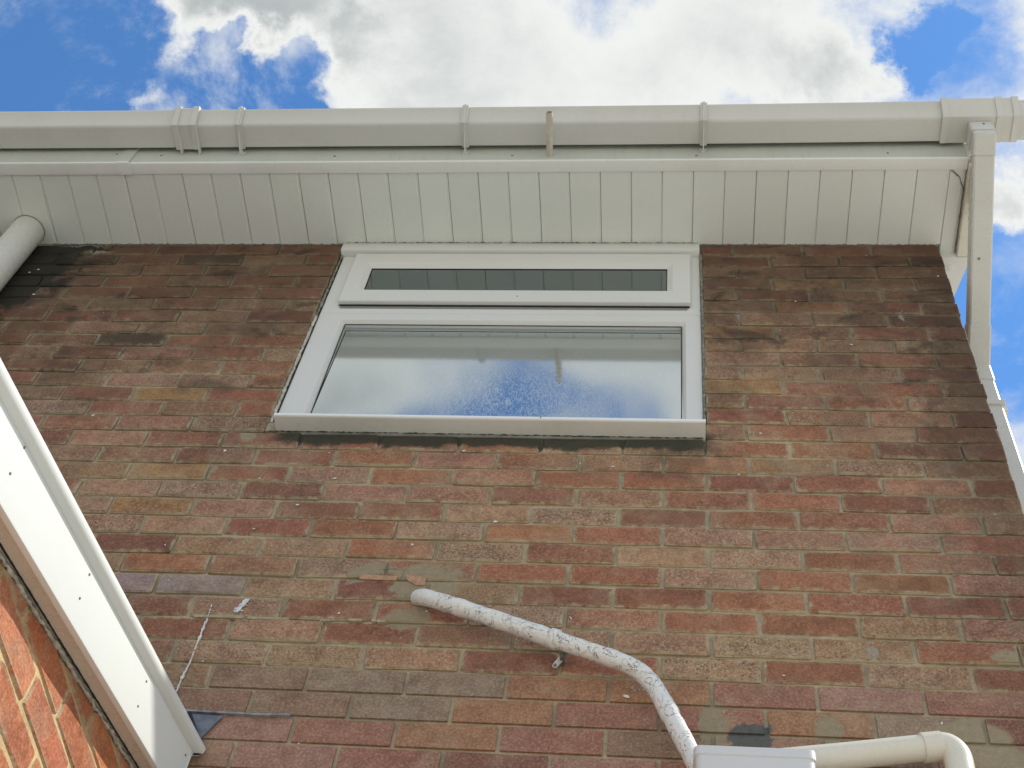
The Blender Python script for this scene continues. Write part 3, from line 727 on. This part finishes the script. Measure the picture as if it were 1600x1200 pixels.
# ------------------------------------------------------------------ hopper and cream waste pipe
hp = thing('rainwater_hopper', 'plain white plastic hopper box at the bottom edge below the painted pipe', 'hopper')
bm = bmesh.new()
def rring(x0, x1, y0, y1, z, r=.014, n=5):
    pts = []
    for cx, cy, a0 in ((x1-r, y1-r, 0), (x0+r, y1-r, 90), (x0+r, y0+r, 180), (x1-r, y0+r, 270)):
        for k in range(n): a = math.radians(a0+90*k/(n-1)); pts.append((cx+r*math.cos(a), cy+r*math.sin(a), z))
    return pts
HZ = -1.155
rings = [rring(1.69, 1.83, -.13, -.03, HZ-.26), rring(1.650, 1.869, -.160, -.012, HZ-.12), rring(1.645, 1.873, -.163, -.01, HZ-.022), rring(1.6425, 1.8755, -.1655, -.008, HZ-.020), rring(1.6425, 1.8755, -.1655, -.008, HZ),
         rring(1.6455, 1.8725, -.1625, -.011, HZ), rring(1.6485, 1.8695, -.1595, -.014, HZ-.024), rring(1.655, 1.864, -.154, -.018, HZ-.115)]
loft(bm, rings, caps=False); bm.faces.new([bm.verts.new(Vector(p)) for p in rring(1.655, 1.864, -.154, -.018, HZ-.116)])
autosmooth(obj('hopper_body', bm, M_HOP, hp), 40)
autosmooth(obj('outlet_pipe', tube(bmesh.new(), [(1.76, -.08, HZ-.255), (1.76, -.08, GZ)], .034, 28), M_PIPE, hp), 40)
cw = thing('cream_waste_pipe', 'cream plastic waste pipe with an elbow running right from the hopper', 'pipe')
autosmooth(obj('pipe', tube(bmesh.new(), [(1.80, -.060, -1.100), (1.95, -.060, -1.0735), (2.11, -.060, -1.0435)], .0268, 36), M_CREAM, cw), 40)
autosmooth(obj('socket', tube(bmesh.new(), [(2.098, -.060, -1.0457), (2.100, -.060, -1.0453), (2.138, -.060, -1.0385), (2.139, -.060, -1.0383)], [.0272, .0305, .0305, .0285], 36), M_CREAM, cw), 40)
Q = []; cc_ = Vector((2.138, -.060, -1.0745)); R_ = .036
Q = [Vector((2.118, -.060, -1.0425))]+[cc_+Vector((math.sin(a)*R_*.78, 0, math.cos(a)*R_)) for a in [math.radians(8+82*k/9) for k in range(10)]]+[Vector((2.166, -.060, -1.10)), Vector((2.166, -.060, -1.13))]
autosmooth(obj('elbow', tube(bmesh.new(), Q, .0285, 36), M_CREAM, cw), 40)
autosmooth(obj('pipe', tube(bmesh.new(), [(2.166, -.060, -1.13), (2.166, -.060, GZ)], .0268, 36), M_CREAM, cw), 40)

# ------------------------------------------------------------------ lean-to extension on the left
ext = thing('lean_to_extension', 'sunlit orange brick lean-to with broad white sloping bargeboard at lower left', 'extension')
EX, SL = .545, .266                              # wall face, slope of the verge
def zb(y): return -1.222+SL*y                    # lower edge of the bargeboard
bm = bmesh.new()                                 # wall core with raking top
loft(bm, [[(x, -2.6, GZ), (x, -.012, GZ), (x, -.012, zb(0)+.02), (x, -2.6, zb(-2.6)+.02)] for x in (.30, EX-.0014)])
obj('wall', bm, M_MORTX, ext)
MW = Matrix.Translation((EX, 0, 0)) @ Matrix.Rotation(math.radians(90), 4, 'Z')   # local x runs along +y, face towards +x
far = bmesh.new(); tones = 'ororopoor'
for c in range(-2, 50):
    zt_ = -1.30-.075*c; zc = zt_-.0375
    ph = -.608 if c % 2 == 0 else -.495
    # course whose top is -1.45 has a joint at y=-.608
    for i in range(-11, 4):
        y0 = ph+i*.225; y1 = y0+.225
        y1 = min(y1, -.012)
        if y1-y0 < .05 or y0 < -2.6: continue
        if zc-.0325 > zb(y1)-.012: continue
        if in_frame((EX, y0, zc), 250) or in_frame((EX, y1, zc), 250):
            o = put_brick(ext, y0, y1, zc, M_BRICKX, random.choice(tones), MW)
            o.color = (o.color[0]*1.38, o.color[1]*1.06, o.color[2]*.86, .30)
            if zc+.035 > zb(y0)-.004:                # cut to the rake under the verge
                o.data = o.data.copy(); mi = Matrix.LocRotScale(o.location, o.rotation_euler, o.scale).inverted()
                pc = mi @ Vector((EX, y0, zb(y0)-.004)); pn = (mi.to_3x3() @ Vector((0, -SL, 1))).normalized()
                b = bmesh.new(); b.from_mesh(o.data)
                r = bmesh.ops.bisect_plane(b, geom=b.verts[:]+b.edges[:]+b.faces[:], plane_co=pc, plane_no=pn, clear_outer=True)
                ed = [e for e in r['geom_cut'] if isinstance(e, bmesh.types.BMEdge)]
                if ed: bmesh.ops.holes_fill(b, edges=ed)
                b.to_mesh(o.data); b.free()
        elif zc+.03 < zb(y0): box(far, EX-.08, EX, y0+.005, y1-.005, zc-.0325, zc+.0325)
obj('brick', far, M_BRICKXS, ext, kind='stuff')
def rake(bm, prof, ys):                           # profile of (x, dz) swept along the slope
    return loft(bm, [[(x, y, zb(y)+dz) for x, dz in prof] for y in ys])
YS = [-2.75, -2, -1.4, -.8, -.4, -.034]
autosmooth(obj('bargeboard', rake(bmesh.new(), [(.588, 0), (.597, 0), (.5995, .001), (.6005, .004), (.6005, .122), (.588, .122)], YS), M_BOARD, ext), 30)
obj('verge_soffit', rake(bmesh.new(), [(EX-.03, .006), (.5875, .006), (.5875, .014), (EX-.03, .014)], [-2.75, -.02]), M_CREAM, ext)
# half-round dry-verge trim above the board
tp = [(.600+.004, .119)]+[(.6035+.0145*math.sin(a), .1365-.0155*math.cos(a)) for a in [math.radians(20+14*k) for k in range(12)]]+[(.58, .152), (.58, .119)]
autosmooth(obj('verge_trim', rake(bmesh.new(), tp, [-2.75, -2, -1.4, -.8, -.4, -.016]), M_BOARD, ext), 40)
obj('trim_end', rake(bmesh.new(), [(x, dz*1.0) for x, dz in tp], [-.0155, -.010]), M_BOARD, ext)
obj('board_end', rake(bmesh.new(), [(.586, -.001), (.602, -.001), (.602, .118), (.586, .118)], [-.033, -.030]), M_BOARD, ext)
for y, z in [(-1.024, -1.381), (-1.018, -1.439), (-.696, -1.304), (-.688, -1.355), (-.347, -1.216), (-.338, -1.271), (-.058, -1.144)]:
    obj('screw', disc(bmesh.new(), (.6004, y, z), .0026, (1, 0, 0)), M_SCREW, ext)
bead('mortar_bead', [(EX+.004, y, zb(y)-.000) for y in (-2.6, -1.5, -1.0, -.6, -.3, -.03)], .0046, M_SEAL2, ext, 21, .55, .010)
bead('gap', [(EX+.011, y, zb(y)+.005) for y in (-2.6, -1.5, -.6, -.03)], .0018, M_DARK, ext, 22, .3)
obj('roof', rake(bmesh.new(), [(-3, .11), (.579, .11), (.579, .149), (-3, .149)], [-2.8, -.002]), simple('felt_roof', (.12, .12, .12), .9), ext)
obj('front_wall', BX(-3, .2995, -2.6, -2.35, GZ, zb(-2.6)), M_MORTX, ext)
# lead flashing tucked into the wall
bm = bmesh.new()
P = [(.54, -.984), (.628, -.9875), (.600, -1.045), (.590, -1.062), (.57, -1.05)]
loft(bm, [[(x, y, z) for x, z in P] for y in (-.0035, -.0065)])
obj('lead_apron', bm, M_LEAD, ext)
bm = bmesh.new()
loft(bm, [[(x, .004, -.972), (x, -.0075, -.9735-d), (x, -.0085, -.979-d), (x, .004, -.981)] for x, d in ((.54, 0), (.64, .002), (.70, .003), (.775, .0))])
obj('lead_edge', bm, simple('weathered_lead', (.26, .265, .26), .5, .2, .4, 40), ext)
bead('rubber_edge', [(.552, -.009, -.984), (.578, -.012, -1.030), (.600, -.014, -1.078)], .0042, M_DARK, ext, 23, .12)
bead('trim_end_bead', [(.6035, -.024, -1.112), (.612, -.012, -1.098)], .0030, M_DARK, ext, 25, .2)  # near-black bead at the end of the verge trim
